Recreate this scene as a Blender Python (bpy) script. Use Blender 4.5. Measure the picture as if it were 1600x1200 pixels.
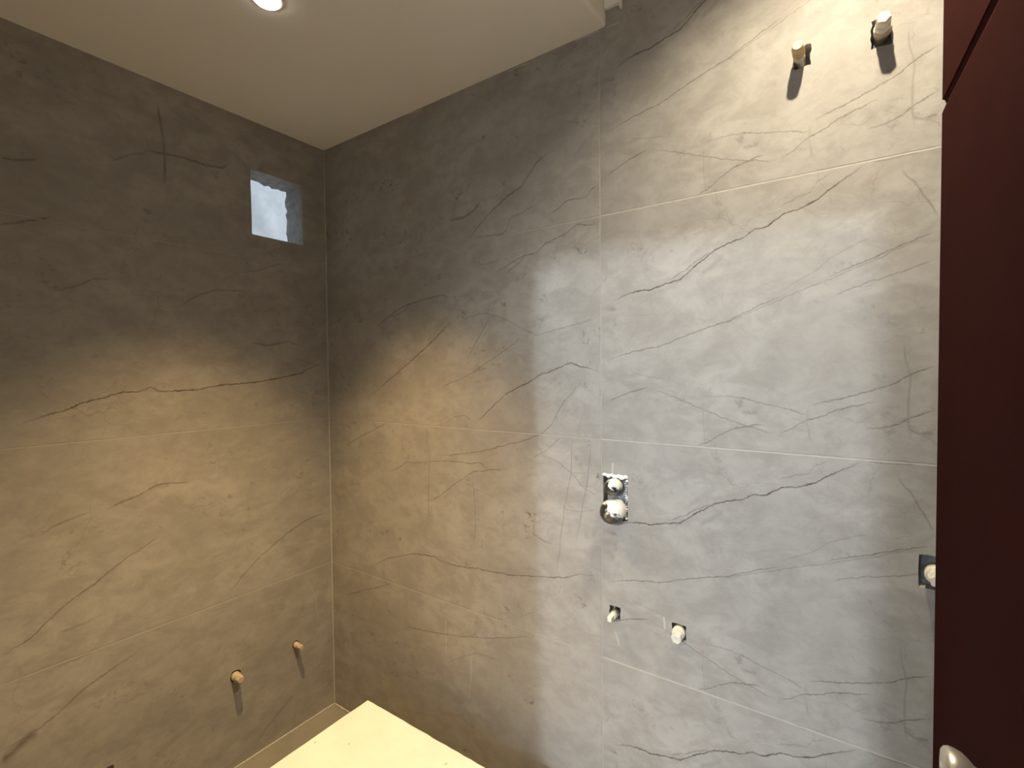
import bpy, bmesh, math, random
from mathutils import Vector, Matrix
from mathutils.geometry import tessellate_polygon

for o in list(bpy.data.objects):
    bpy.data.objects.remove(o, do_unlink=True)
scene = bpy.context.scene
COL = scene.collection

# ------------------------------------------------------------------ camera
CAM_POS = Vector((1.76818, -1.21925, 1.39350))
cam_right = Vector((0.82162294, 0.56995545, -0.00930199))
cam_up = Vector((-0.00782456, 0.02759339, 0.99958861))
cam_fwd = Vector((-0.56997765, 0.82121215, -0.02713101))
cd = bpy.data.cameras.new('camera')
cd.sensor_fit = 'HORIZONTAL'; cd.sensor_width = 36.0
cd.lens = 761.30 / 1600 * 36.0
cd.clip_start = 0.01
cam = bpy.data.objects.new('camera', cd); COL.objects.link(cam)
cam.matrix_world = Matrix((
    (cam_right.x, cam_up.x, -cam_fwd.x, CAM_POS.x),
    (cam_right.y, cam_up.y, -cam_fwd.y, CAM_POS.y),
    (cam_right.z, cam_up.z, -cam_fwd.z, CAM_POS.z),
    (0, 0, 0, 1)))
scene.camera = cam

# ------------------------------------------------------------------ sky and exposure
w = bpy.data.worlds.new('world'); scene.world = w; w.use_nodes = True
bg = w.node_tree.nodes['Background']
bg.inputs['Color'].default_value = (0.80, 0.90, 1.0, 1)      # overcast daylight over the light shaft
bg.inputs['Strength'].default_value = 1.5
scene.view_settings.view_transform = 'Standard'
scene.view_settings.look = 'None'
scene.view_settings.gamma = 1.0
scene.view_settings.use_curve_mapping = False
scene.view_settings.exposure = 0.0

# lamp values (each lamp is built further down in its own builder)
LOW_LAMP = dict(power=158.0, color=(1.0, 0.655, 0.275), size=math.radians(82), blend=1.0, radius=0.02)
HIGH_LAMP = dict(power=80.0, color=(1.0, 0.86, 0.64), size=math.radians(126), blend=1.0, radius=0.012)
PATCH_LAMP = dict(power=560.0, color=(0.80, 0.89, 1.0), radius=0.09)  # invented cool source for the grey patch on the back wall

# ------------------------------------------------------------------ the room's measures (metres)
Z_LOW, Z_HIGH = 2.297, 2.53          # dropped ceiling, ceiling over the door end
X_SOFFIT = 1.232                     # where the dropped ceiling ends
X_RIGHT, Y_FRONT = 1.985, -1.50      # far ends of the room behind the door / behind the viewer
ROWS = [0.0, 0.606, 1.206, 1.806, 2.406, Z_HIGH]
X_JOINT = 1.2150
GAP = 0.0030
TILE_D = 0.028

# traced marble veins: points along the wall (m), line width (mm), strength (negative: pale mark)
VEINS_BACK_CORNER = [
    ([(0.2675,1.3041),(0.3413,1.3487),(0.4456,1.4071),(0.5433,1.4662),(0.605,1.5079),(0.6496,1.538),(0.6842,1.5593)], 2.6, 0.65),
    ([(0.3471,1.586),(0.4169,1.6161),(0.4833,1.6335),(0.5622,1.6443),(0.6371,1.6504),(0.6799,1.6378)], 2.6, 0.55),
    ([(0.3109,1.5645),(0.3648,1.5919),(0.4334,1.6033),(0.4832,1.6267)], 3, 0.35),
    ([(0.7065,1.5515),(0.7612,1.5687),(0.8137,1.577),(0.8639,1.5654),(0.924,1.5397),(0.9702,1.5159),(1.0105,1.4968),(1.0793,1.5098),(1.1505,1.5235),(1.2138,1.5367)], 2.4, 0.35),
    ([(0.7457,1.4309),(0.773,1.4694),(0.8051,1.5149),(0.844,1.5688)], 2.4, 0.4),
    ([(0.6167,1.3334),(0.6607,1.3512),(0.7174,1.3684),(0.7851,1.3973),(0.8498,1.4327),(0.9113,1.4665),(0.9655,1.4971)], 2.4, 0.35),
    ([(0.7639,1.2172),(0.8091,1.2504),(0.8604,1.2928),(0.8976,1.3195),(0.9454,1.3437),(0.98,1.3575),(1.0138,1.3765),(1.0573,1.3912),(1.0993,1.4055),(1.1238,1.4141),(1.1595,1.4029),(1.2131,1.3867)], 2.6, 0.7),
    ([(0.6439,1.2169),(0.6874,1.2406),(0.7292,1.2489),(0.7695,1.232)], 2.2, 0.3),
    ([(0.6125,1.1031),(0.6853,1.1163),(0.768,1.1301),(0.8205,1.1408),(0.8711,1.1572),(0.9199,1.171),(0.9668,1.1843),(1.0232,1.2073),(1.056,1.2337),(1.0985,1.3),(1.1394,1.346),(1.1788,1.3816)], 2.4, 0.45),
    ([(0.5577,0.9362),(0.6249,0.9725),(0.6836,1.0151),(0.7671,1.0674),(0.8452,1.0822),(0.907,1.0909)], 2.4, 0.5),
    ([(0.3581,1.0196),(0.4208,1.0454),(0.4548,1.0676),(0.5036,1.0679),(0.5667,1.081),(0.6563,1.092),(0.754,1.0932),(0.794,1.0993),(0.8325,1.0788),(0.865,1.0602)], 2.4, 0.45),
    ([(0.5629,1.2058),(0.5587,1.1496),(0.5704,1.1171),(0.5689,1.0387),(0.561,0.9479),(0.5626,0.8694)], 2.4, 0.4),
    ([(0.7641,1.0504),(0.7684,0.9777),(0.7726,0.8946),(0.7633,0.8088)], 2.4, 0.35),
    ([(0.2308,0.6244),(0.2881,0.6621),(0.3431,0.6913),(0.4305,0.7218),(0.4969,0.7427),(0.5603,0.7491),(0.591,0.7511),(0.6208,0.7419),(0.6933,0.7403),(0.7758,0.7525),(0.841,0.7549),(0.9152,0.762),(1.0305,0.7852),(1.1053,0.7991),(1.1461,0.8197),(1.2047,0.828)], 2.6, 0.6),
    ([(0.0875,0.4864),(0.2479,0.5529),(0.3658,0.6018)], 2.6, 0.45),
    ([(0.1056,1.0974),(0.1868,1.1367),(0.2826,1.1728),(0.3555,1.206)], 2.6, 0.5),
    ([(0.7488,1.8102),(0.7916,1.8457),(0.833,1.8782),(0.8681,1.899),(0.9071,1.9201),(0.9632,1.9404),(1.0151,1.9969),(1.0625,2.0193)], 3, 0.5),
    ([(0.7782,1.8217),(0.8547,1.8132),(0.8866,1.8119),(0.9083,1.8198),(0.9181,1.8469),(0.9324,1.8596),(0.9624,1.8615),(0.9851,1.8703),(1.0184,1.8748)], 2.4, 0.4),
    ([(1.0567,1.8363),(1.082,1.8477),(1.1128,1.8666),(1.1428,1.8657),(1.1719,1.8631),(1.1911,1.8831),(1.2155,1.8914)], 2.4, 0.45),
    ([(0.8531,1.6911),(0.8901,1.7062),(0.9261,1.7209),(0.9725,1.7335),(1.0127,1.7371),(1.0433,1.7584),(1.102,1.7743),(1.1482,1.7964),(1.1715,1.7888),(1.215,1.7863)], 2.4, 0.5),
    ([(0.902,1.6891),(0.9377,1.7097),(0.9724,1.7298)], 2.4, 0.35),
    ([(1.1244,1.2014),(1.1217,1.1013),(1.1005,1.007),(1.0872,0.8936),(1.0738,0.7973)], 2.4, 0.3),
    ([(1.1875,1.1971),(1.1773,1.1076),(1.1532,0.9969),(1.1366,0.9033)], 2.4, 0.25),
    ([(0.9936,1.1347),(1.0227,1.1488),(1.0446,1.162),(1.0937,1.2047)], 2.2, 0.35),
    ([(1.0227,1.1469),(1.0764,1.1332),(1.1278,1.0984),(1.1673,1.0618),(1.2058,1.0493)], 2.2, 0.3),
    ([(0.4071,0.437),(0.4583,0.4642),(0.5235,0.472),(0.646,0.4932),(0.8123,0.5336),(1.0066,0.5976)], 2.6, 0.4),
    ([(0.6443,0.3971),(0.7166,0.4433),(0.7718,0.4722),(0.8627,0.4752)], 2.6, 0.3),
    ([(0.6701,1.892),(0.7392,1.8897),(0.7794,1.9064),(0.8108,1.9263)], 6, 0.4),
    ([(0.6559,1.0703),(0.712,1.0336),(0.7796,1.0106),(0.8441,0.9988)], 2.2, 0.2),
    ([(0.9869,0.9087),(1.0314,0.8921),(1.0639,0.889)], 4, 0.3),
    ([(0.8896,0.6427),(0.9377,0.6362),(0.996,0.6723)], 2, 0.2),
    ([(1.0963,0.9971),(1.1472,0.996),(1.2056,1.0123)], 2, 0.2),
    ([(0.6381,0.5508),(0.6342,0.4941),(0.6388,0.4175)], 3, -0.25),
    ([(0.7504,0.4866),(0.7463,0.3994),(0.7394,0.2997)], 3, -0.22),
    ([(0.4879,2.294),(0.5597,2.2894)], 3, -0.5),
    ([(0.9091,2.2916),(0.9938,2.2913)], 3, -0.5),
    ([(1.1396,2.2953),(1.2174,2.2935)], 3, -0.5),
]
VEINS_BACK_REPEAT = [
    ([(1.2452,1.5735),(1.2809,1.587),(1.3155,1.5952),(1.3491,1.5951),(1.3896,1.6052),(1.424,1.6139),(1.4661,1.6457),(1.5023,1.6693),(1.5303,1.6829),(1.5643,1.6906),(1.588,1.7039),(1.6162,1.709),(1.6472,1.7298),(1.6772,1.7363),(1.7063,1.748),(1.7343,1.7685),(1.7583,1.7814),(1.7826,1.7962),(1.7981,1.8076)], 2.6, 0.8),
    ([(1.3896,1.6115),(1.4437,1.6394),(1.4807,1.6619),(1.5303,1.6829)], 2.2, 0.4),
    ([(1.7982,1.8038),(1.8236,1.8012),(1.8482,1.8024),(1.8768,1.8047)], 2, 0.4),
    ([(1.2289,2.0176),(1.2996,2.0383),(1.3741,2.0521),(1.436,2.0735),(1.4873,2.0903),(1.5361,2.1048),(1.5629,2.119),(1.6017,2.1362),(1.663,2.1589)], 2.2, 0.45),
    ([(1.7244,1.5809),(1.7683,1.598),(1.8152,1.6173),(1.8595,1.6331),(1.9016,1.6505)], 2.2, 0.45),
    ([(1.648,1.566),(1.6957,1.5937),(1.7353,1.6233),(1.7995,1.6552)], 2.5, 0.2),
    ([(1.7359,1.5438),(1.8002,1.5658),(1.86,1.5813),(1.9021,1.5989)], 2.2, 0.35),
    ([(1.8238,1.7775),(1.8484,1.7753),(1.8679,1.7476),(1.8871,1.7108),(1.9031,1.6741)], 2.5, 0.3),
    ([(1.6348,1.7447),(1.6711,1.7607),(1.6946,1.7665),(1.706,1.7841),(1.7341,1.7974)], 2.2, 0.25),
    ([(1.4561,1.2064),(1.4886,1.2168),(1.5173,1.2371),(1.5452,1.254),(1.5791,1.2619),(1.6117,1.2666)], 2, 0.5),
    ([(1.6974,1.3127),(1.7262,1.3217),(1.7704,1.3349),(1.8124,1.3499),(1.8426,1.3642),(1.8621,1.378),(1.8811,1.3878),(1.9043,1.3961)], 2.2, 0.5),
    ([(1.7923,1.2689),(1.8233,1.2733),(1.8483,1.2824),(1.8629,1.2944),(1.8867,1.3029),(1.9052,1.3147)], 2.2, 0.45),
    ([(1.8653,1.2483),(1.8619,1.2919),(1.8625,1.3356),(1.864,1.373),(1.8569,1.4105),(1.8555,1.4479)], 3.0, 0.2),
    ([(1.8631,1.2707),(1.8824,1.2644),(1.8993,1.2668)], 5, 0.3),
    ([(1.6343,1.846),(1.6646,1.8615),(1.6939,1.8806),(1.7223,1.8924),(1.7443,1.9029),(1.7817,1.9159),(1.8174,1.9272)], 2, 0.45),
    ([(1.2375,1.9116),(1.2994,1.9361),(1.3464,1.9481)], 2.2, 0.45),
    ([(1.3464,1.9481),(1.4055,1.9263),(1.4659,1.9031),(1.5503,1.8684),(1.6343,1.846)], 2, 0.35),
    ([(1.4804,1.9292),(1.5159,1.9298),(1.5635,1.9267),(1.6153,1.9135),(1.6703,1.9006),(1.7054,1.8867)], 2.2, 0.35),
    ([(1.4804,1.9143),(1.4805,1.8694),(1.4834,1.8118)], 3, 0.14),
    ([(1.5109,0.8923),(1.5936,0.9268),(1.7399,0.9812),(1.8458,1.0237),(1.8989,1.0434)], 2, 0.3),
    ([(1.6939,1.3084),(1.6941,1.2767),(1.7014,1.2359)], 3, 0.12),
    ([(1.5248,1.0559),(1.4962,1.0329),(1.4742,1.0198)], 9, 0.16),
    ([(1.2961,0.7897),(1.3393,0.7758),(1.3889,0.7697)], 3, 0.18),
]
MARKS_BACK = [
    ([(1.2471,1.1466),(1.247,1.1069)], 3, -0.6),
    ([(1.2058,0.65),(1.2073,0.5645)], 3.5, -0.5),
    ([(1.2301,2.2934),(1.2763,2.2911)], 3, -0.4),
    ([(1.3824,0.7679),(1.3857,0.7309)], 3, -0.5),
    ([(1.2509,0.6904),(1.2653,0.6512)], 4, -0.25),
]
VEINS_LEFT = [
    ([(-0.925,1.2596),(-0.9071,1.2678),(-0.8763,1.2819),(-0.8574,1.2872),(-0.8248,1.2951),(-0.7836,1.3137),(-0.7405,1.3259),(-0.7028,1.339),(-0.6558,1.3409),(-0.6227,1.3533),(-0.5976,1.3385),(-0.5355,1.3401),(-0.4886,1.3405),(-0.4184,1.3554),(-0.3324,1.3575),(-0.2506,1.3671),(-0.1221,1.392),(-0.0516,1.4249),(0.0014,1.4331)], 3, 0.75),
    ([(-0.9634,0.6767),(-0.9038,0.7036),(-0.8586,0.7445),(-0.8181,0.7725),(-0.7758,0.7928),(-0.7462,0.8137),(-0.692,0.8487),(-0.6596,0.8638),(-0.6088,0.8885)], 3, 0.5),
    ([(-0.4258,0.618),(-0.371,0.6652),(-0.3133,0.7149),(-0.2652,0.74),(-0.1891,0.781),(-0.1079,0.8095),(-0.0212,0.819)], 3, 0.5),
    ([(-0.9697,0.4368),(-0.9166,0.4447),(-0.8592,0.4706),(-0.8043,0.506),(-0.7535,0.527),(-0.6674,0.5552)], 4, 0.45),
    ([(-0.7415,0.9994),(-0.7034,1.0149),(-0.6555,1.0294),(-0.6134,1.0484),(-0.5787,1.0476),(-0.515,1.0394)], 3, 0.5),
    ([(-0.8847,0.9622),(-0.8524,0.9844),(-0.8192,0.9933),(-0.7775,1.0045)], 3, 0.35),
    ([(-0.9345,1.7731),(-0.8934,1.7911),(-0.8372,1.8167)], 4, 0.5),
    ([(-0.5381,1.6071),(-0.5002,1.6422),(-0.4613,1.6616),(-0.4311,1.6761),(-0.3898,1.6815),(-0.3246,1.6855)], 4, 0.4),
    ([(-0.8359,1.6199),(-0.789,1.6401),(-0.7535,1.6667),(-0.7096,1.6695)], 4, 0.3),
    ([(-0.5805,2.2348),(-0.5738,2.1593),(-0.5668,2.0929),(-0.5678,1.9836)], 6, 0.4),
    ([(-0.6212,2.0733),(-0.5706,2.0817),(-0.5079,2.0897),(-0.451,2.0865),(-0.4007,2.0948),(-0.3687,2.1208)], 6, 0.4),
    ([(-0.3452,1.7501),(-0.2886,1.7638),(-0.191,1.8061),(-0.0991,1.8071)], 4, 0.3),
    ([(-0.3176,1.5038),(-0.2476,1.495),(-0.1722,1.5149),(-0.1198,1.4922)], 5, 0.35),
    ([(-0.9704,0.4123),(-0.9471,0.4218),(-0.9167,0.4413),(-0.8981,0.4469)], 16, 0.45),
    ([(-0.8688,0.5998),(-0.8157,0.5996),(-0.7734,0.6064)], 5, 0.25),
    ([(-0.8536,0.6894),(-0.7995,0.6922),(-0.7564,0.7014)], 5, 0.2),
    ([(-0.329,0.0486),(-0.2556,0.0996),(-0.1775,0.1417)], 7, 0.22),
    ([(-0.7083,2.0143),(-0.6458,2.0549),(-0.613,2.0704)], 5, 0.25),
    ([(-0.93,1.9408),(-0.8952,1.9497),(-0.8586,1.964)], 5, 0.35),
    ([(-0.6206,1.9),(-0.6161,1.8818)], 14, 0.4),
    ([(-0.1132,0.5722),(-0.0811,0.4953),(-0.0663,0.3841)], 4, -0.12),
]

# ------------------------------------------------------------------ helpers
def link(o, parent=None):
    COL.objects.link(o)
    if parent is not None:
        o.parent = parent
    return o

def mesh_obj(name, verts, faces, mat, parent=None, smooth=False):
    me = bpy.data.meshes.new(name)
    me.from_pydata([tuple(v) for v in verts], [], faces)
    bm = bmesh.new(); bm.from_mesh(me)
    bmesh.ops.remove_doubles(bm, verts=bm.verts, dist=1e-6)
    bmesh.ops.recalc_face_normals(bm, faces=bm.faces)
    bm.to_mesh(me); bm.free()
    if smooth:
        for p_ in me.polygons: p_.use_smooth = True
    me.materials.append(mat)
    return link(bpy.data.objects.new(name, me), parent)

def bm_obj(name, bm, mat, parent=None, smooth=False):
    me = bpy.data.meshes.new(name)
    bmesh.ops.recalc_face_normals(bm, faces=bm.faces)
    bm.to_mesh(me); bm.free()
    if smooth:
        for p_ in me.polygons: p_.use_smooth = True
    me.materials.append(mat)
    return link(bpy.data.objects.new(name, me), parent)

def box_obj(name, x0, x1, y0, y1, z0, z1, mat, parent=None, bevel=0.0, seg=2):
    bm = bmesh.new()
    bmesh.ops.create_cube(bm, size=1)
    for v in bm.verts:
        v.co = Vector(((x0 + x1) / 2 + v.co.x * (x1 - x0), (y0 + y1) / 2 + v.co.y * (y1 - y0), (z0 + z1) / 2 + v.co.z * (z1 - z0)))
    if bevel:
        bmesh.ops.bevel(bm, geom=list(bm.edges), offset=bevel, segments=seg, affect='EDGES', profile=0.5)
    return bm_obj(name, bm, mat, parent)

def lathe(name, profile, axis_o, axis_d, mat, parent=None, n=24, wob=0.0, seed=1, square=None):
    """profile: list of (distance along axis, radius); closed at both ends. square: {ring index: sides}"""
    rnd = random.Random(seed)
    d = Vector(axis_d).normalized()
    a = d.orthogonal().normalized(); b = d.cross(a)
    vs, fs = [], []
    for k, (h, r) in enumerate(profile):
        for i in range(n):
            t = 2 * math.pi * i / n
            rr = r
            if square and k in square:
                m = square[k]; seg = 2 * math.pi / m
                rr = r * math.cos(math.pi / m) / math.cos((t % seg) - seg / 2)
            rr *= 1 + rnd.uniform(-wob, wob)
            vs.append(Vector(axis_o) + d * h + a * (rr * math.cos(t)) + b * (rr * math.sin(t)))
    for k in range(len(profile) - 1):
        for i in range(n):
            j = (i + 1) % n
            fs.append((k * n + i, k * n + j, (k + 1) * n + j, (k + 1) * n + i))
    fs.append(tuple(range(n - 1, -1, -1)))
    fs.append(tuple(range((len(profile) - 1) * n, len(profile) * n)))
    o = mesh_obj(name, vs, fs, mat, parent)
    me = o.data
    for p_ in me.polygons: p_.use_smooth = len(p_.vertices) == 4
    if square:
        for p_ in me.polygons: p_.use_smooth = False
    return o

def tag(o, label, cat, group=None):
    o['label'] = label; o['category'] = cat
    if group: o['group'] = group
    return o

def structure(o):
    o['kind'] = 'structure'; return o

def empty(name, loc):
    o = bpy.data.objects.new(name, None)
    o.empty_display_size = 0.05
    link(o); o.location = loc
    return o

def adopt(child, parent):
    """parent a mesh built in world coordinates to an empty that stands at its own place"""
    child.parent = parent
    child.matrix_parent_inverse = Matrix.Translation(-Vector(parent.location))
    return child

# ------------------------------------------------------------------ materials
def new_mat(name):
    m = bpy.data.materials.new(name); m.use_nodes = True
    nt = m.node_tree; b = nt.nodes['Principled BSDF']
    return m, nt, b

class NG:
    def __init__(s, nt): s.nt = nt
    def n(s, t, **kw):
        nd = s.nt.nodes.new(t)
        for k, v in kw.items(): setattr(nd, k, v)
        return nd
    def l(s, a, b): s.nt.links.new(a, b)
    def math(s, op, a, b=None, c=None, clamp=False):
        nd = s.n('ShaderNodeMath', operation=op, use_clamp=clamp)
        for i, v in enumerate((a, b, c)):
            if v is None: continue
            if hasattr(v, 'is_linked'): s.l(v, nd.inputs[i])
            else: nd.inputs[i].default_value = v
        return nd.outputs[0]
    def mix(s, f, a, b, mode='MIX'):
        nd = s.n('ShaderNodeMix', data_type='RGBA', blend_type=mode)
        for k, v in ((0, f), (6, a), (7, b)):
            if hasattr(v, 'is_linked'): s.l(v, nd.inputs[k])
            else: nd.inputs[k].default_value = v if k == 0 else (*v, 1)
        return nd.outputs[2]
    def noise(s, vec, scale, detail=4, rough=0.55, dist=0.0):
        nd = s.n('ShaderNodeTexNoise'); s.l(vec, nd.inputs['Vector'])
        nd.inputs['Scale'].default_value = scale; nd.inputs['Detail'].default_value = detail
        nd.inputs['Roughness'].default_value = rough; nd.inputs['Distortion'].default_value = dist
        return nd.outputs['Fac']
    def ramp(s, v, a, b, lo=0.0, hi=1.0, smooth=True):
        nd = s.n('ShaderNodeMapRange', interpolation_type='SMOOTHSTEP' if smooth else 'LINEAR')
        s.l(v, nd.inputs['Value'])
        for k, x in (('From Min', a), ('From Max', b), ('To Min', lo), ('To Max', hi)): nd.inputs[k].default_value = x
        return nd.outputs['Result']

def plain(name, color, rough=0.6, metal=0.0, spec=0.5, var=0.0, scale=20.0, bump=0.0):
    m, nt, b = new_mat(name); g = NG(nt)
    b.inputs['Roughness'].default_value = rough; b.inputs['Metallic'].default_value = metal
    b.inputs['Specular IOR Level'].default_value = spec
    tc = g.n('ShaderNodeTexCoord').outputs['Object']
    f = g.noise(tc, scale, 5)
    c = g.mix(g.ramp(f, 0.3, 0.7), tuple(x * (1 - var) for x in color), tuple(min(1, x * (1 + var)) for x in color))
    g.l(c, b.inputs['Base Color'])
    if bump:
        bn = g.n('ShaderNodeBump'); bn.inputs['Strength'].default_value = bump; bn.inputs['Distance'].default_value = 0.002
        g.l(f, bn.inputs['Height']); g.l(bn.outputs[0], b.inputs['Normal'])
    return m

def vein_nodes(g, a, b, pts, wid, strength, jit):
    """returns strength*line where the traced vein runs; a, b are wall coordinates"""
    xs = [q[0] for q in pts]; zs = [q[1] for q in pts]
    if max(xs) - min(xs) < max(zs) - min(zs):
        a, b = b, a
        pts = [(q[1], q[0]) for q in pts]
    pts = sorted(pts)
    cl = [pts[0]]
    for q in pts[1:]:
        if q[0] - cl[-1][0] > 1e-3: cl.append(q)
    pts = cl
    a0, a1 = pts[0][0], pts[-1][0]
    b0 = min(q[1] for q in pts); b1 = max(q[1] for q in pts)
    rng = max(b1 - b0, 1e-3)
    slope = sum(abs(pts[i + 1][1] - pts[i][1]) for i in range(len(pts) - 1)) / (a1 - a0)
    t = g.math('MULTIPLY_ADD', a, 1 / (a1 - a0), -a0 / (a1 - a0))
    fc = g.n('ShaderNodeFloatCurve'); cv = fc.mapping.curves[0]
    fc.mapping.use_clip = False
    P = [((q[0] - a0) / (a1 - a0), (q[1] - b0) / rng) for q in pts]
    cv.points[0].location = P[0]; cv.points[1].location = P[-1]
    for q in P[1:-1]: cv.points.new(*q)
    for pt in cv.points: pt.handle_type = 'VECTOR'
    fc.mapping.update()
    g.l(t, fc.inputs['Value'])
    d = g.math('MULTIPLY_ADD', fc.outputs[0], -rng, b)
    d = g.math('ABSOLUTE', g.math('ADD', d, -b0))
    wd = wid * 0.001
    line = g.math('MULTIPLY_ADD', d, -1 / (wd * math.sqrt(1 + slope * slope)), 1.0, clamp=True)
    m = g.math('MULTIPLY', t, g.math('SUBTRACT', 1.0, t))
    m = g.math('MULTIPLY', m, 9.0 * strength, clamp=False)
    m = g.math('MAXIMUM', g.math('MINIMUM', m, strength), 0.0)
    return g.math('MULTIPLY', line, m)

def marble(name, axis, veins, repeat=False, marks=(), seed=0.0, fleck=0.5):
    m, nt, bs = new_mat(name); g = NG(nt)
    pos = g.n('ShaderNodeNewGeometry').outputs['Position']
    sep = g.n('ShaderNodeSeparateXYZ'); g.l(pos, sep.inputs[0])
    u = sep.outputs[axis]; z0 = sep.outputs['Z']
    z = z0
    if repeat:                                   # the printed pattern comes back on every tile of the column
        k = g.math('FLOOR', g.math('MULTIPLY_ADD', z0, 1 / 0.6, -0.006 / 0.6))
        z = g.math('MULTIPLY_ADD', k, -0.6, z0)
    cmb = g.n('ShaderNodeCombineXYZ'); g.l(u, cmb.inputs[0]); g.l(z, cmb.inputs[1]); cmb.inputs[2].default_value = seed
    P = cmb.outputs[0]
    # uneven line: shift the wall coordinates by fine noise
    j1 = g.noise(P, 65, 4, 0.65); j2 = g.noise(P, 14, 2)
    uu = g.math('MULTIPLY_ADD', g.math('SUBTRACT', j2, 0.5), 0.014, u)
    zz = g.math('MULTIPLY_ADD', g.math('SUBTRACT', j1, 0.5), 0.013, z)
    # clouds drawn out along the veins
    mp = g.n('ShaderNodeMapping'); g.l(P, mp.inputs['Vector'])
    mp.inputs['Rotation'].default_value = (0, 0, math.radians(-32 if axis == 'X' else -30))
    mp.inputs['Scale'].default_value = (1.0, 1.55, 1)
    c1 = g.noise(mp.outputs[0], 3.2, 6, 0.62, 0.6)
    c2 = g.noise(mp.outputs[0], 11.0, 5, 0.65, 0.4)
    base = g.mix(g.ramp(c1, 0.30, 0.72), (0.336, 0.320, 0.292), (0.425, 0.406, 0.372))
    base = g.mix(g.ramp(c2, 0.34, 0.60, 0.62, 0.0), base, (0.285, 0.265, 0.236))
    c5 = g.noise(P, 26.0, 5, 0.7, 0.6)
    base = g.mix(g.ramp(c5, 0.42, 0.66, 0.0, 0.20), base, (0.245, 0.225, 0.20))
    # sparse dark flecks
    c3 = g.noise(P, 38.0, 4, 0.7); c4 = g.noise(mp.outputs[0], 5.0, 4, 0.6, 0.8)
    fl = g.math('MULTIPLY', g.ramp(c3, 0.56, 0.70), g.ramp(c4, 0.50, 0.66))
    base = g.mix(g.math('MULTIPLY', fl, fleck), base, (0.16, 0.14, 0.12))
    # hair cracks
    wv = g.n('ShaderNodeVectorMath', operation='ADD')
    nz = g.n('ShaderNodeTexNoise'); g.l(P, nz.inputs['Vector']); nz.inputs['Scale'].default_value = 5.0; nz.inputs['Detail'].default_value = 5
    sc = g.n('ShaderNodeVectorMath', operation='SCALE'); g.l(nz.outputs['Color'], sc.inputs[0]); sc.inputs['Scale'].default_value = 0.34
    g.l(mp.outputs[0], wv.inputs[0]); g.l(sc.outputs[0], wv.inputs[1])
    vo = g.n('ShaderNodeTexVoronoi', feature='DISTANCE_TO_EDGE'); g.l(wv.outputs[0], vo.inputs['Vector']); vo.inputs['Scale'].default_value = 4.2
    hc = g.math('MULTIPLY', g.ramp(vo.outputs['Distance'], 0.0, 0.012, 1, 0), g.ramp(g.noise(P, 4.5, 3), 0.47, 0.66))
    base = g.mix(g.math('MULTIPLY', hc, 0.30), base, (0.15, 0.12, 0.10))
    # traced veins
    fade = g.ramp(g.noise(P, 18, 3), 0.30, 0.60, 0.72, 1.15)
    dark = None; pale = None
    for (pts, wid, s_) in veins:
        if repeat:
            kk = math.floor((sum(q[1] for q in pts) / len(pts) - 0.006) / 0.6)
            pts = [(q[0], q[1] - 0.6 * kk) for q in pts]
        v = vein_nodes(g, uu, zz, pts, wid, min(0.95, abs(s_) * 1.2), None)
        if s_ > 0: dark = v if dark is None else g.math('MAXIMUM', dark, v)
        else: pale = v if pale is None else g.math('MAXIMUM', pale, v)
    uz = g.math('MULTIPLY_ADD', g.math('SUBTRACT', j1, 0.5), 0.006, z0)
    for (pts, wid, s_) in marks:
        v = vein_nodes(g, uu, uz, pts, wid, abs(s_), None)
        pale = v if pale is None else g.math('MAXIMUM', pale, v)
    if dark is not None:
        base = g.mix(g.math('MULTIPLY', dark, fade), base, (0.06, 0.042, 0.034))
    if pale is not None:
        base = g.mix(pale, base, (0.74, 0.71, 0.66))
    g.l(base, bs.inputs['Base Color'])
    bs.inputs['Specular IOR Level'].default_value = 0.25
    rr = g.ramp(c2, 0.3, 0.7, 0.50, 0.62)
    g.l(rr, bs.inputs['Roughness'])
    bn = g.n('ShaderNodeBump'); bn.inputs['Strength'].default_value = 0.08; bn.inputs['Distance'].default_value = 0.001
    g.l(c3, bn.inputs['Height']); g.l(bn.outputs[0], bs.inputs['Normal'])
    return m

M = {}
def in_row(veins, ri):
    lo, hi = ROWS[ri] - 0.01, ROWS[ri + 1] + 0.01
    return [v for v in veins if max(q[1] for q in v[0]) > lo and min(q[1] for q in v[0]) < hi]
M['back1'] = [marble('marble_tile_a', 'X', in_row(VEINS_BACK_CORNER, i), seed=1.3, fleck=0.8) for i in range(len(ROWS) - 1)]
M['back2'] = marble('marble_tile_b', 'X', VEINS_BACK_REPEAT, repeat=True, marks=MARKS_BACK, seed=4.1)
M['left'] = [marble('marble_tile_c', 'Y', in_row(VEINS_LEFT, i), seed=7.7) for i in range(len(ROWS) - 1)]
M['plain_x'] = marble('marble_tile_d', 'X', [], seed=2.2)
M['plain_y'] = marble('marble_tile_e', 'Y', [], seed=9.2)
M['floor_tile'] = plain('floor_tile', (0.25, 0.238, 0.215), 0.5, var=0.10, scale=6)
M['grout'] = plain('pale_grout', (0.50, 0.475, 0.43), 0.9, var=0.06, scale=60)
M['cement'] = plain('grey_cement', (0.22, 0.22, 0.215), 0.95, var=0.30, scale=60, bump=0.6)
M['reveal'] = plain('rough_plaster', (0.42, 0.43, 0.43), 0.95, var=0.18, scale=40, bump=0.6)
M['grout_faint'] = plain('tile_toned_grout', (0.395, 0.376, 0.342), 0.9, var=0.05, scale=60)
M['plaster'] = plain('shaft_plaster', (0.70, 0.71, 0.71), 0.95, var=0.20, scale=5, bump=0.4)
M['ceiling'] = plain('ceiling_paint', (0.90, 0.87, 0.81), 0.85, var=0.012, scale=5)
M['paint'] = plain('hall_paint', (0.62, 0.62, 0.61), 0.9, var=0.02)
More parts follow.
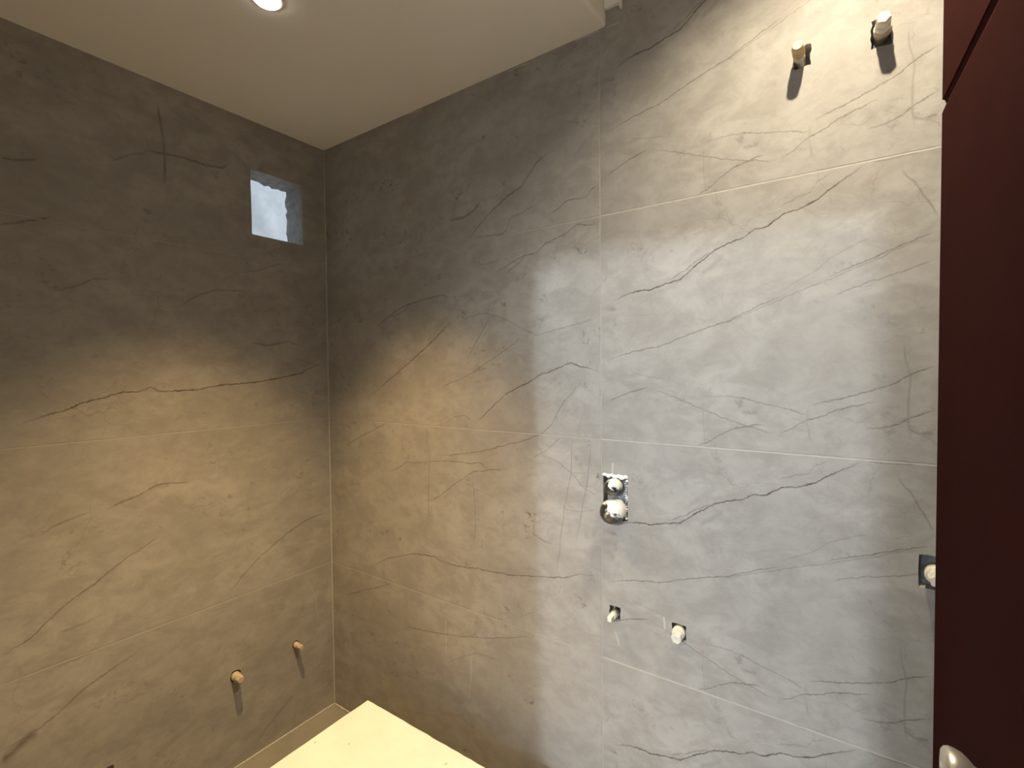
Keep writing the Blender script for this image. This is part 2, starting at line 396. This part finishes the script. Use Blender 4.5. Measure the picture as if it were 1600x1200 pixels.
M['trim_white'] = plain('white_trim', (0.85, 0.84, 0.82), 0.5)
M['cream'] = plain('cream_plastic', (0.80, 0.755, 0.66), 0.45, var=0.08, scale=90)
M['tan'] = plain('dusty_tan_plastic', (0.56, 0.47, 0.36), 0.55, var=0.10, scale=90)
M['brass'] = plain('dusty_brass', (0.66, 0.52, 0.31), 0.5, metal=0.15, var=0.18, scale=80)
M['steel'] = plain('dull_steel', (0.34, 0.34, 0.33), 0.45, metal=0.8, var=0.3, scale=70)
M['door'] = plain('maroon_laminate', (0.035, 0.0068, 0.0054), 0.7, spec=0.02, var=0.10, scale=7)
M['nickel'] = plain('satin_nickel', (0.74, 0.68, 0.59), 0.34, metal=0.75, var=0.02)
M['mortar'] = plain('white_mortar', (0.86, 0.85, 0.82), 0.9, var=0.05, scale=120, bump=0.8)

def emit_mat(name, col, s):
    m, nt, b = new_mat(name)
    b.inputs['Base Color'].default_value = (0.9, 0.9, 0.88, 1)
    b.inputs['Emission Color'].default_value = (*col, 1); b.inputs['Emission Strength'].default_value = s
    return m
M['led'] = emit_mat('warm_led', (1.0, 0.92, 0.78), 14.0)
M['led_cool'] = emit_mat('cool_led', (0.86, 0.93, 1.0), 6.0)

def chrome_splashed():
    m, nt, b = new_mat('mortar_splashed_chrome'); g = NG(nt)
    tc = g.n('ShaderNodeTexCoord').outputs['Object']
    sep = g.n('ShaderNodeSeparateXYZ'); g.l(tc, sep.inputs[0])
    f = g.noise(tc, 42, 5, 0.6, 0.5)
    h = g.math('ADD', f, g.math('ADD', g.math('MULTIPLY', sep.outputs['Z'], 7.0), g.math('MULTIPLY', sep.outputs['X'], 5.0)))          # splashes came from above
    k = g.ramp(h, 0.50, 0.60)
    g.l(g.mix(k, (0.16, 0.16, 0.155), (0.86, 0.85, 0.81)), b.inputs['Base Color'])
    g.l(g.math('MULTIPLY_ADD', k, -0.9, 0.9), b.inputs['Metallic'])
    g.l(g.math('MULTIPLY_ADD', k, 0.6, 0.28), b.inputs['Roughness'])
    bn = g.n('ShaderNodeBump'); bn.inputs['Strength'].default_value = 0.5; bn.inputs['Distance'].default_value = 0.002
    g.l(h, bn.inputs['Height']); g.l(bn.outputs[0], b.inputs['Normal'])
    return m
M['splash'] = chrome_splashed()

def stone_cream():
    m, nt, b = new_mat('cream_plaster_top'); g = NG(nt)
    tc = g.n('ShaderNodeTexCoord').outputs['Object']
    c = g.mix(g.ramp(g.noise(tc, 7, 6), 0.35, 0.7), (0.84, 0.83, 0.79), (0.90, 0.89, 0.86))
    sp = g.ramp(g.noise(tc, 24, 3), 0.70, 0.76)
    c = g.mix(g.math('MULTIPLY', sp, 0.55), c, (0.24, 0.23, 0.20))
    g.l(c, b.inputs['Base Color']); b.inputs['Roughness'].default_value = 0.8
    bn = g.n('ShaderNodeBump'); bn.inputs['Strength'].default_value = 0.15; bn.inputs['Distance'].default_value = 0.003
    g.l(g.noise(tc, 60, 4), bn.inputs['Height']); g.l(bn.outputs[0], b.inputs['Normal'])
    return m
M['slab'] = stone_cream()

# ------------------------------------------------------------------ wall pieces
# a wall frame turns (along, height, depth behind the tile face) into world coordinates
def f_back(a, z, d): return Vector((a, d, z))
def f_left(a, z, d): return Vector((-d, a, z))
def f_right(a, z, d): return Vector((X_RIGHT + d, a, z))
def f_front(a, z, d): return Vector((a, Y_FRONT - d, z))

def ragged(x0, x1, z0, z1, amp, step, seed):
    """a broken-edged rectangle, counter-clockwise"""
    r = random.Random(seed); out = []
    cs = [(x0, z0), (x1, z0), (x1, z1), (x0, z1)]
    for i in range(4):
        p, q = cs[i], cs[(i + 1) % 4]
        L = math.hypot(q[0] - p[0], q[1] - p[1]); n = max(2, int(L / step))
        for k in range(n):
            t = k / n
            j = 0 if k == 0 else amp
            out.append((p[0] + (q[0] - p[0]) * t + r.uniform(-j, j), p[1] + (q[1] - p[1]) * t + r.uniform(-j, j)))
    return out

def disc(cx, cz, r, n, amp, seed):
    rr = random.Random(seed)
    return [(cx + r * (1 + rr.uniform(-amp, amp)) * math.cos(2 * math.pi * i / n), cz + r * (1 + rr.uniform(-amp, amp)) * math.sin(2 * math.pi * i / n)) for i in range(n)]

def panel(name, frame, x0, x1, z0, z1, d0, d1, mat, parent=None, holes=(), holes_back=None, chamfer=0.0008):
    """a plate with holes: front at depth d0 (edges chamfered), back at d1"""
    vs, fs = [], []
    c = chamfer
    front = [(x0 + c, z0 + c), (x1 - c, z0 + c), (x1 - c, z1 - c), (x0 + c, z1 - c)]
    rim = [(x0, z0), (x1, z0), (x1, z1), (x0, z1)]
    loops = [front] + [list(h) for h in holes]
    flat = [q for L in loops for q in L]
    tri = tessellate_polygon([[Vector((q[0], q[1], 0)) for q in L] for L in loops])
    base = len(vs); vs += [frame(q[0], q[1], d0) for q in flat]
    fs += [tuple(base + i for i in t) for t in tri]
    hb = list(holes_back) if holes_back is not None else [list(h) for h in holes]
    loops_b = [rim] + hb
    base_b = len(vs); flat_b = [q for L in loops_b for q in L]
    vs += [frame(q[0], q[1], d1) for q in flat_b]
    tri_b = tessellate_polygon([[Vector((q[0], q[1], 0)) for q in L] for L in loops_b])
    fs += [tuple(base_b + i for i in t) for t in tri_b]
    base_r = len(vs); vs += [frame(q[0], q[1], d0 + c) for q in rim]
    for i in range(4):
        j = (i + 1) % 4
        fs.append((base + i, base + j, base_r + j, base_r + i))
        fs.append((base_r + i, base_r + j, base_b + j, base_b + i))
    o1 = 4; o2 = 4
    for h, hq in zip(loops[1:], loops_b[1:]):
        n = len(h)
        for i in range(n):
            j = (i + 1) % n
            fs.append((base + o1 + i, base + o1 + j, base_b + o2 + j, base_b + o2 + i))
        o1 += n; o2 += n
    return mesh_obj(name, vs, fs, mat, parent)

def bar(name, frame, x0, x1, z0, z1, d0, d1, mat, parent):
    vs = [frame(a, z, d) for d in (d0, d1) for (a, z) in ((x0, z0), (x1, z0), (x1, z1), (x0, z1))]
    fs = [(0, 1, 2, 3), (4, 5, 6, 7), (0, 1, 5, 4), (1, 2, 6, 5), (2, 3, 7, 6), (3, 0, 4, 7)]
    return mesh_obj(name, vs, fs, mat, parent)

def tiled_wall(wall, frame, cols, mats, holes, depth=TILE_D):
    """cols: joint positions; every tile an object of its own, the joints filled with recessed grout"""
    h = GAP / 2
    for ci in range(len(cols) - 1):
        for ri in range(len(ROWS) - 1):
            a0, a1, z0, z1 = cols[ci] + h, cols[ci + 1] - h, ROWS[ri] + h, ROWS[ri + 1] - h
            hs = [q for q in holes if a0 < sum(v[0] for v in q) / len(q) < a1 and z0 < sum(v[1] for v in q) / len(q) < z1]
            mt = mats[ci][ri] if isinstance(mats[ci], list) else mats[ci]
            panel('tile', frame, a0, a1, z0, z1, 0.0, depth, mt, wall, holes=hs)
    for z in ROWS[1:-1]:
        for ci in range(len(cols) - 1):
            bar('grout_line', frame, cols[ci] + h, cols[ci + 1] - h, z - h, z + h, 0.0004, 0.012, M['grout'] if (frame is f_back and ci == 1) else M['grout_faint'], wall)  # paler grout on this column paints in lamp light catching the joint edges
    for a in cols[1:-1]:
        bar('grout_line', frame, a - h, a + h, 0, Z_HIGH, 0.0004, 0.012, M['grout_faint'], wall)

# openings cut for the plumbing (along, height)
H_BACK = {
    'mixer': ragged(1.2200, 1.2890, 0.993, 1.112, 0.0012, 0.010, 3),
    'up_l': ragged(1.6625, 1.6950, 2.032, 2.076, 0.0022, 0.007, 4),
    'up_r': ragged(1.7970, 1.8290, 2.024, 2.078, 0.0022, 0.008, 5),
    'lo_l': ragged(1.2370, 1.2680, 0.723, 0.757, 0.0018, 0.008, 6),
    'lo_r': ragged(1.4040, 1.4400, 0.722, 0.757, 0.0014, 0.010, 7),
    'edge': ragged(1.8810, 1.9300, 0.965, 1.030, 0.0010, 0.015, 8),
}
H_LEFT = {
    'a': disc(-0.395, 0.331, 0.019, 12, 0.16, 11),
    'b': disc(-0.168, 0.335, 0.0145, 12, 0.10, 12),
    'c': ragged(-0.775, -0.742, 0.205, 0.250, 0.002, 0.009, 13),
}
WIN = (-0.300, -0.100, 1.893, 2.125)
win_tile = ragged(*WIN, 0.0008, 0.05, 21)
win_front = ragged(WIN[0] - 0.001, WIN[1] + 0.001, WIN[2] - 0.001, WIN[3] + 0.001, 0.002, 0.018, 22)
win_back = ragged(WIN[0] - 0.006, WIN[1] - 0.001, WIN[2] - 0.004, WIN[3] - 0.001, 0.006, 0.018, 23)

# back wall (the long tiled wall on the right of the picture)
wall_back = structure(panel('wall_back', f_back, -0.11, X_RIGHT + 0.15, -0.02, Z_HIGH + 0.1, TILE_D, 0.15, M['cement'], chamfer=0.0001))
tiled_wall(wall_back, f_back, [0.0, X_JOINT, X_RIGHT + GAP / 2], [M['back1'], M['back2']], list(H_BACK.values()))
# left wall with the square ventilation opening
wall_left = structure(panel('wall_left', f_left, Y_FRONT - 0.12, 0.026, -0.02, Z_HIGH + 0.1, 0.012, 0.112, M['reveal'], holes=[win_front], holes_back=[win_back], chamfer=0.0001))
tiled_wall(wall_left, f_left, [Y_FRONT, -1.2, 0.0], [M['left'], M['left']], list(H_LEFT.values()) + [win_tile], depth=0.012)
# corner and floor joints, wider beads of grout
bar('grout_line', f_back, 0.0, 0.0038, 0, Z_HIGH, -0.0034, 0.010, M['grout'], wall_back)
bar('grout_line', f_back, 0.0, X_RIGHT, 0, 0.008, -0.005, 0.010, M['grout'], wall_back)
bar('grout_line', f_left, Y_FRONT, 0.0, 0, 0.008, -0.005, 0.010, M['grout'], wall_left)

# right wall behind the door leaf
wall_right = structure(panel('wall_right', f_right, Y_FRONT - 0.12, 0.026, -0.02, Z_HIGH + 0.1, TILE_D, 0.15, M['cement'], chamfer=0.0001))
tiled_wall(wall_right, f_right, [Y_FRONT, -0.30, 0.0], [M['plain_y']] * 2, [])
# front wall behind the viewer, with a made-up doorway sized to outline the cool light patch
DW = (1.092, 1.676, 1.968)
dway = [(DW[0], -0.01), (DW[1], -0.01), (DW[1], DW[2]), (DW[0], DW[2])]
wall_front = structure(panel('wall_front', f_front, -0.11, X_RIGHT + 0.15, -0.02, Z_HIGH + 0.1, 0.0, 0.11, M['plain_x'], holes=[dway], chamfer=0.0001))
trim = empty('trim_2', (DW[0], Y_FRONT, 0)); structure(trim)
for (a0, a1, z0, z1) in ((DW[0] - 0.06, DW[0] - 0.0005, 0.002, DW[2]), (DW[1] + 0.0005, DW[1] + 0.06, 0.002, DW[2]), (DW[0] - 0.06, DW[1] + 0.06, DW[2] + 0.0005, DW[2] + 0.06)):
    adopt(box_obj('frame_board', a0, a1, Y_FRONT - 0.0005 , Y_FRONT + 0.012, z0, z1, M['door'], None, 0.002), trim)

# floor
floor = structure(box_obj('floor', -0.11, X_RIGHT + 0.15, -1.62, 0.15, -0.12, -0.012, M['cement']))
fx = [0.0, 0.6, 1.2, 1.8, X_RIGHT]; fy = [Y_FRONT, -1.2, 0.0]
for i in range(len(fx) - 1):
    for j in range(len(fy) - 1):
        box_obj('floor_tile', fx[i] + 0.0015, fx[i + 1] - 0.0015, fy[j] + 0.0015, fy[j + 1] - 0.0015, -0.012, 0.0, M['floor_tile'], floor, 0.0006, 1)
box_obj('grout_bed', 0.0, X_RIGHT, Y_FRONT, 0, -0.0119, -0.0008, M['grout'], floor)

# ceilings: the dropped one at the corner, the higher one at the door end
bm = bmesh.new(); bmesh.ops.create_cube(bm, size=1)
for v in bm.verts:
    v.co = Vector(((X_SOFFIT) / 2 + v.co.x * X_SOFFIT, Y_FRONT / 2 + v.co.y * -Y_FRONT, (Z_LOW + Z_HIGH) / 2 + v.co.z * (Z_HIGH - Z_LOW)))
ee = [e for e in bm.edges if all(v.co.x > 1 and v.co.z < Z_LOW + .01 for v in e.verts)]
bmesh.ops.bevel(bm, geom=ee, offset=0.008, segments=4, affect='EDGES', profile=0.5)
ceiling = structure(bm_obj('ceiling', bm, M['ceiling']))
ceiling_high = structure(box_obj('ceiling_high', -0.11, X_RIGHT + 0.15, Y_FRONT - 0.11, 0.15, Z_HIGH, Z_HIGH + 0.12, M['ceiling']))
tr = empty('trim_1', (X_SOFFIT, 0, 2.335)); structure(tr)
adopt(box_obj('gypsum_strip', X_SOFFIT + 0.0005, 1.274, -0.010, -0.0005, 2.336, Z_HIGH - .0005, M['ceiling'], None, 0.001), tr)
adopt(box_obj('channel_lip', 1.2742, 1.2795, -0.014, -0.0005, 2.322, Z_HIGH - .0005, M['trim_white'], None, 0.001), tr)

# light shaft behind the opening: a plastered wall under the open sky
shaft = structure(box_obj('wall_shaft', -0.95, -0.80, -1.6, 1.1, 0.6, 3.1, M['plaster']))
box_obj('shaft_side', -0.80, -0.112, 1.0, 1.1, 0.6, 3.1, M['plaster'], shaft)
box_obj('shaft_side', -0.80, -0.112, -1.6, -1.5, 0.6, 3.1, M['plaster'], shaft)
box_obj('shaft_base', -0.80, -0.112, -1.5, 1.0, 0.5, 0.6, M['plaster'], shaft)

# unseen hall added outside the doorway to hold the patch lamp
HY0, HY1, HX0, HX1, HZ = -6.3, -1.612, 0.4, 2.2, 2.75
hall = structure(box_obj('wall_added_hall', HX0 - 0.1, HX0, HY0, HY1, 0, HZ, M['paint']))
box_obj('hall_side', HX1, HX1 + 0.1, HY0, HY1, 0, HZ, M['paint'], hall)
box_obj('hall_end', HX0 - 0.1, HX1 + 0.1, HY0 - 0.1, HY0, 0, HZ, M['paint'], hall)
box_obj('hall_lintel', HX0 - 0.1, HX1 + 0.1, HY1 + 0.0005, HY1 + 0.11, Z_HIGH + 0.1205, HZ, M['paint'], hall)
structure(box_obj('floor_added_hall', HX0 - 0.1, HX1 + 0.1, HY0 - 0.1, HY1, -0.1, -0.0005, M['floor_tile']))
structure(box_obj('ceiling_added_hall', HX0 - 0.1, HX1 + 0.1, HY0 - 0.1, HY1 + 0.11, HZ + .0005, HZ + 0.1, M['ceiling']))

# ------------------------------------------------------------------ door leaf with its V-groove and knob
DX, DT = 1.8985, 0.034
DY0, DY1, DZ0, DZ1 = -0.760, -0.059, 0.008, 2.130
zg0, zg1, zg2 = 1.8425, 1.8585, 1.8665
r_ = 0.0025
prof = [(DX + r_, DZ0), (DX, DZ0 + r_), (DX, zg0), (DX + 0.0055, zg1), (DX + 0.003, zg2 - 0.001), (DX, zg2), (DX, DZ1 - r_), (DX + r_, DZ1), (DX + DT, DZ1), (DX + DT, DZ0)]
vs, fs = [], []
ysec = [(DY1, r_), (DY1 - r_, 0.0), (DY0 + r_, 0.0), (DY0, r_)]
for (yy, ins) in ysec:
    for k, (x, z) in enumerate(prof):
        xx = x + ins if k < 8 else x
        vs.append((xx, yy, z))
n = len(prof)
for s in range(3):
    for i in range(n):
        j = (i + 1) % n
        fs.append((s * n + i, s * n + j, (s + 1) * n + j, (s + 1) * n + i))
fs.append(tuple(range(n))); fs.append(tuple(range(3 * n, 4 * n)))
SK = math.tan(math.radians(3.1))                 # the leaf stands slightly askew
vs = [(x + (DY1 - y) * SK, y, z) for (x, y, z) in vs]
door = structure(mesh_obj('door_1', vs, fs, M['door']))
KY, KZ = -0.430, 0.8945
kx = DX + (DY1 - KY) * SK
rose = lathe('rose', [(0.0, 0.017), (0.005, 0.017), (0.008, 0.0155), (0.009, 0.013)], (kx, KY, KZ), (-1, 0, 0), M['nickel'], door, 36)
knob = lathe('knob', [(0.008, 0.013), (0.016, 0.012), (0.022, 0.0135), (0.027, 0.019), (0.033, 0.0240), (0.040, 0.0265), (0.046, 0.0270), (0.050, 0.0255), (0.0525, 0.022), (0.0535, 0.016), (0.0538, 0.009)], (kx, KY, KZ), (-1, 0, 0), M['nickel'], door, 40)
lathe('lock_button', [(0.0530, 0.0065), (0.0545, 0.0065), (0.0548, 0.005)], (kx, KY, KZ), (-1, 0, 0), M['nickel'], knob, 20)

# ------------------------------------------------------------------ downlights
def downlight(name, label, x, y, z, cfg, r=0.033):
    e = empty(name, (x, y, z))
    tag(e, label, 'downlight')
    adopt(lathe('trim_ring', [(0.0, r + 0.006), (0.003, r + 0.005), (0.0045, r + 0.001), (0.0046, 0.004)], (x, y, z), (0, 0, -1), M['trim_white'], None, 40), e)
    adopt(lathe('lamp_face', [(0.0047, r - 0.002), (0.0085, r - 0.005), (0.0095, r - 0.014)], (x, y, z), (0, 0, -1), M['led'], None, 40), e)
    ld = bpy.data.lights.new(name + '_light', 'SPOT')
    ld.energy = cfg['power']; ld.color = cfg['color']; ld.spot_size = cfg['size']; ld.spot_blend = cfg['blend']; ld.shadow_soft_size = cfg['radius']
    lo = bpy.data.objects.new('lamp_light', ld); link(lo); lo.location = (x, y, z - 0.012 - cfg['radius'])
    adopt(lo, e)
    return e
downlight('downlight', 'glowing round downlight set in the dropped ceiling above the corner', 0.606, -0.566, Z_LOW - 0.0005, LOW_LAMP)
downlight('downlight', 'round downlight in the higher ceiling above the two capped pipes', 1.754, -0.360, Z_HIGH - 0.0005, HIGH_LAMP)

# made-up lamp in the added hall, throws the cool patch on the back wall
e = empty('added_patch_lamp', (1.30, -5.5, HZ)); tag(e, 'unseen lamp added beyond the doorway to throw the cool patch on the wall', 'added light')
adopt(lathe('patch_lamp_base', [(0.0, 0.08), (0.02, 0.08), (0.03, 0.05), (0.04, 0.02)], (1.30, -5.5, HZ), (0, 0, -1), M['trim_white'], None, 32), e)
ld = bpy.data.lights.new('hall_light', 'POINT'); ld.energy = PATCH_LAMP['power']; ld.color = PATCH_LAMP['color']; ld.shadow_soft_size = PATCH_LAMP['radius']
lo = bpy.data.objects.new('lamp_light', ld); link(lo); lo.location = (1.30, -5.5, 2.60); adopt(lo, e)

# ------------------------------------------------------------------ the block in the foreground
BX0, BX1, BY0, BY1, BZ = 0.453, 1.10, -1.40, -0.186, 0.30  # unseen near end lengthened to bounce more lamp light onto the ceiling
e = empty('plinth_block', (0.776, -0.793, 0.0)); tag(e, 'cream block with a speckled flat top standing in the foreground corner', 'block')
rnd = random.Random(5)
def chipped_slab():
    bm = bmesh.new()
    loop = []
    cs = [(BX0, BY0), (BX1, BY0), (BX1, BY1), (BX0, BY1)]
    for i in range(4):
        p, q = cs[i], cs[(i + 1) % 4]
        for k in range(26):
            t = k / 26
            a = 0 if k == 0 else 0.0012
            loop.append(Vector((p[0] + (q[0] - p[0]) * t + rnd.uniform(-a, a), p[1] + (q[1] - p[1]) * t + rnd.uniform(-a, a), 0)))
    # rounded far corner
    layers = [(BZ - 0.030, 0.0), (BZ - 0.004, 0.0), (BZ - 0.001, 0.0012), (BZ, 0.004)]
    c = Vector(((BX0 + BX1) / 2, (BY0 + BY1) / 2, 0))
    rings = []
    for (z, ins) in layers:
        rg = []
        for v in loop:
            d = (c - v); s = Vector((math.copysign(min(abs(d.x), ins), d.x), math.copysign(min(abs(d.y), ins), d.y), 0))
            rg.append(bm.verts.new((v.x + s.x, v.y + s.y, z)))
        rings.append(rg)
    n = len(loop)
    for a, b in zip(rings, rings[1:]):
        for i in range(n):
            j = (i + 1) % n
            bm.faces.new((a[i], a[j], b[j], b[i]))
    bm.faces.new(rings[-1]); bm.faces.new(rings[0][::-1])
    return bm
adopt(bm_obj('top_slab', chipped_slab(), M['slab']), e)
adopt(box_obj('body', BX0 + 0.012, BX1 - 0.012, BY0 + 0.012, BY1 - 0.012, 0.0005, BZ - 0.0305, M['slab'], None, 0.004), e)

# ------------------------------------------------------------------ shower mixer set in its cut-out
def mixer():
    cx, cz = 1.2545, 1.052
    e = empty('shower_mixer', (cx, 0, 0.993)); tag(e, 'chrome shower mixer body splashed with white mortar in a rectangular cut-out', 'shower mixer')
    adopt(box_obj('valve_body', 1.226, 1.284, 0.013, TILE_D - 0.0005, 1.000, 1.106, M['cement'], None, 0.004), e)
    def part(name, px, pz, prof, mat, n=32, wob=0.0, parent=None):
        o = lathe(name, [(h, r) for h, r in prof], (0, 0, 0), (0, -1, 0), mat, None, n, wob, seed=int(pz * 1000))
        o.location = (px, 0, pz)
        if parent is None:
            o.parent = e; o.matrix_parent_inverse = Matrix.Translation(-Vector(e.location))
        else:
            o.parent = parent; o.location = (0, 0, 0)
        return o
    part('diverter_cap', 1.2545, 1.0835, [(-0.010, 0.021), (0.006, 0.021), (0.018, 0.0215), (0.027, 0.0200), (0.034, 0.0165), (0.0385, 0.011), (0.0405, 0.005)], M['splash'], 36, 0.012)
    k = part('cartridge_cap', 1.2560, 1.0195, [(-0.010, 0.030), (0.004, 0.0315), (0.018, 0.0330), (0.030, 0.0320), (0.040, 0.0285), (0.047, 0.0225), (0.0505, 0.015), (0.0515, 0.009)], M['splash'], 40, 0.012)
    part('spindle', 0, 0, [(0.050, 0.0075), (0.060, 0.0072), (0.0605, 0.0045), (0.066, 0.0042)], M['steel'], 16, 0, k)
    # rough mortar left along the upper lip and the right side
    r = random.Random(2)
    for nm, pts in (('mortar_lump', [(1.226 + i * 0.0095, 1.1105 - 0.0025 * (i % 2), 0.008) for i in range(7)]), ('mortar_lump', [(1.2860 + r.uniform(-0.003, 0.002), 1.100 - i * 0.0062, r.uniform(0.0015, 0.004)) for i in range(17)])):
        bm = bmesh.new()
        for (x, z, s) in pts:
            mt = Matrix.Translation((x, 0.001, z)) @ Matrix.Diagonal((s * r.uniform(0.8, 1.2), 0.006, s * r.uniform(0.5, 0.9), 1))
            res = bmesh.ops.create_icosphere(bm, subdivisions=2, radius=1.0, matrix=mt)
            for v in res['verts']: v.co += Vector((r.uniform(-1, 1), r.uniform(-1, 1), r.uniform(-1, 1))) * 0.0008
        adopt(bm_obj(nm, bm, M['mortar']), e)
    return e
mixer()

# ------------------------------------------------------------------ capped pipe ends
def pipe_end(label, frame, a, z, length, r, mat_plug, mat_fit, tilt=(0, 0), style='hex', seed=1):
    o = frame(a, z, 0.0)
    d = (frame(a, z, -1.0) - o)
    side = (frame(a + 1, z, 0) - o)
    d = (d + side * tilt[0] + Vector((0, 0, tilt[1]))).normalized()
    e = empty('pipe_stub', o); tag(e, label, 'pipe', 'capped pipe ends in the walls')
    o0 = o - d * (TILE_D - 0.001)
    L0 = TILE_D - 0.001
    adopt(lathe('pipe', [(0.002, r * 1.0), (L0 + length * 0.45, r * 1.0)], o0, d, mat_fit, None, 20), e)
    if style == 'thread':
        prof = []; h = L0 + length * 0.30; k = 0
        while h < L0 + length * 0.80:
            prof.append((h, r * (1.12 if k % 2 else 0.98))); h += 0.0016; k += 1
        prof += [(L0 + length * 0.82, r * 0.98), (L0 + length * 0.97, r * 0.96), (L0 + length, r * 0.80)]
        adopt(lathe('plug', prof, o0, d, mat_plug, None, 24), e)
    else:
        adopt(lathe('collar', [(L0 - 0.004, r * 1.18), (L0 + length * 0.22, r * 1.22), (L0 + length * 0.30, r * 1.10)], o0, d, mat_fit, None, 20), e)
        m = 6 if style == 'hex' else 4
        prof = [(L0 + length * 0.28, r * 1.02), (L0 + length * 0.55, r * 1.02), (L0 + length * 0.57, r * 1.0), (L0 + length * 0.94, r * 0.98), (L0 + length, r * 0.82)]
        adopt(lathe('plug', prof, o0, d, mat_plug, None, 24, square={2: m, 3: m, 4: m}), e)
    return e
pipe_end('brass-coloured threaded pipe plug high on the bright wall, left of the upper pair', f_back, 1.6745, 2.053, 0.051, 0.0105, M['brass'], M['cream'], style='thread', seed=2)
pipe_end('thick cream pipe plug high on the bright wall next to the maroon door', f_back, 1.8150, 2.052, 0.051, 0.0125, M['cream'], M['tan'], tilt=(0.0, 0.0), style='hex', seed=3)
pipe_end('slim white pipe plug directly below the shower mixer', f_back, 1.2545, 0.7400, 0.042, 0.0090, M['cream'], M['steel'], tilt=(0.0, -0.05), style='round4', seed=4)
pipe_end('stubby white pipe plug low on the wall, right of the one below the mixer', f_back, 1.4225, 0.7390, 0.036, 0.0130, M['cream'], M['cream'], tilt=(0.08, -0.10), style='hex', seed=5)
pipe_end('cream pipe plug in a square cut-out half hidden by the maroon door edge', f_back, 1.9050, 0.9970, 0.045, 0.0140, M['cream'], M['cream'], style='hex', seed=6)
pipe_end('tan pipe plug low on the dim left wall, farther from the corner', f_left, -0.395, 0.330, 0.041, 0.0125, M['tan'], M['tan'], style='hex', seed=7)
pipe_end('thin tan pipe plug low on the left wall nearest the corner', f_left, -0.168, 0.3345, 0.042, 0.0095, M['tan'], M['tan'], style='hex', seed=8)
pipe_end('pipe plug barely showing at the bottom edge of the left wall', f_left, -0.760, 0.2250, 0.030, 0.0125, M['cream'], M['tan'], style='hex', seed=9)
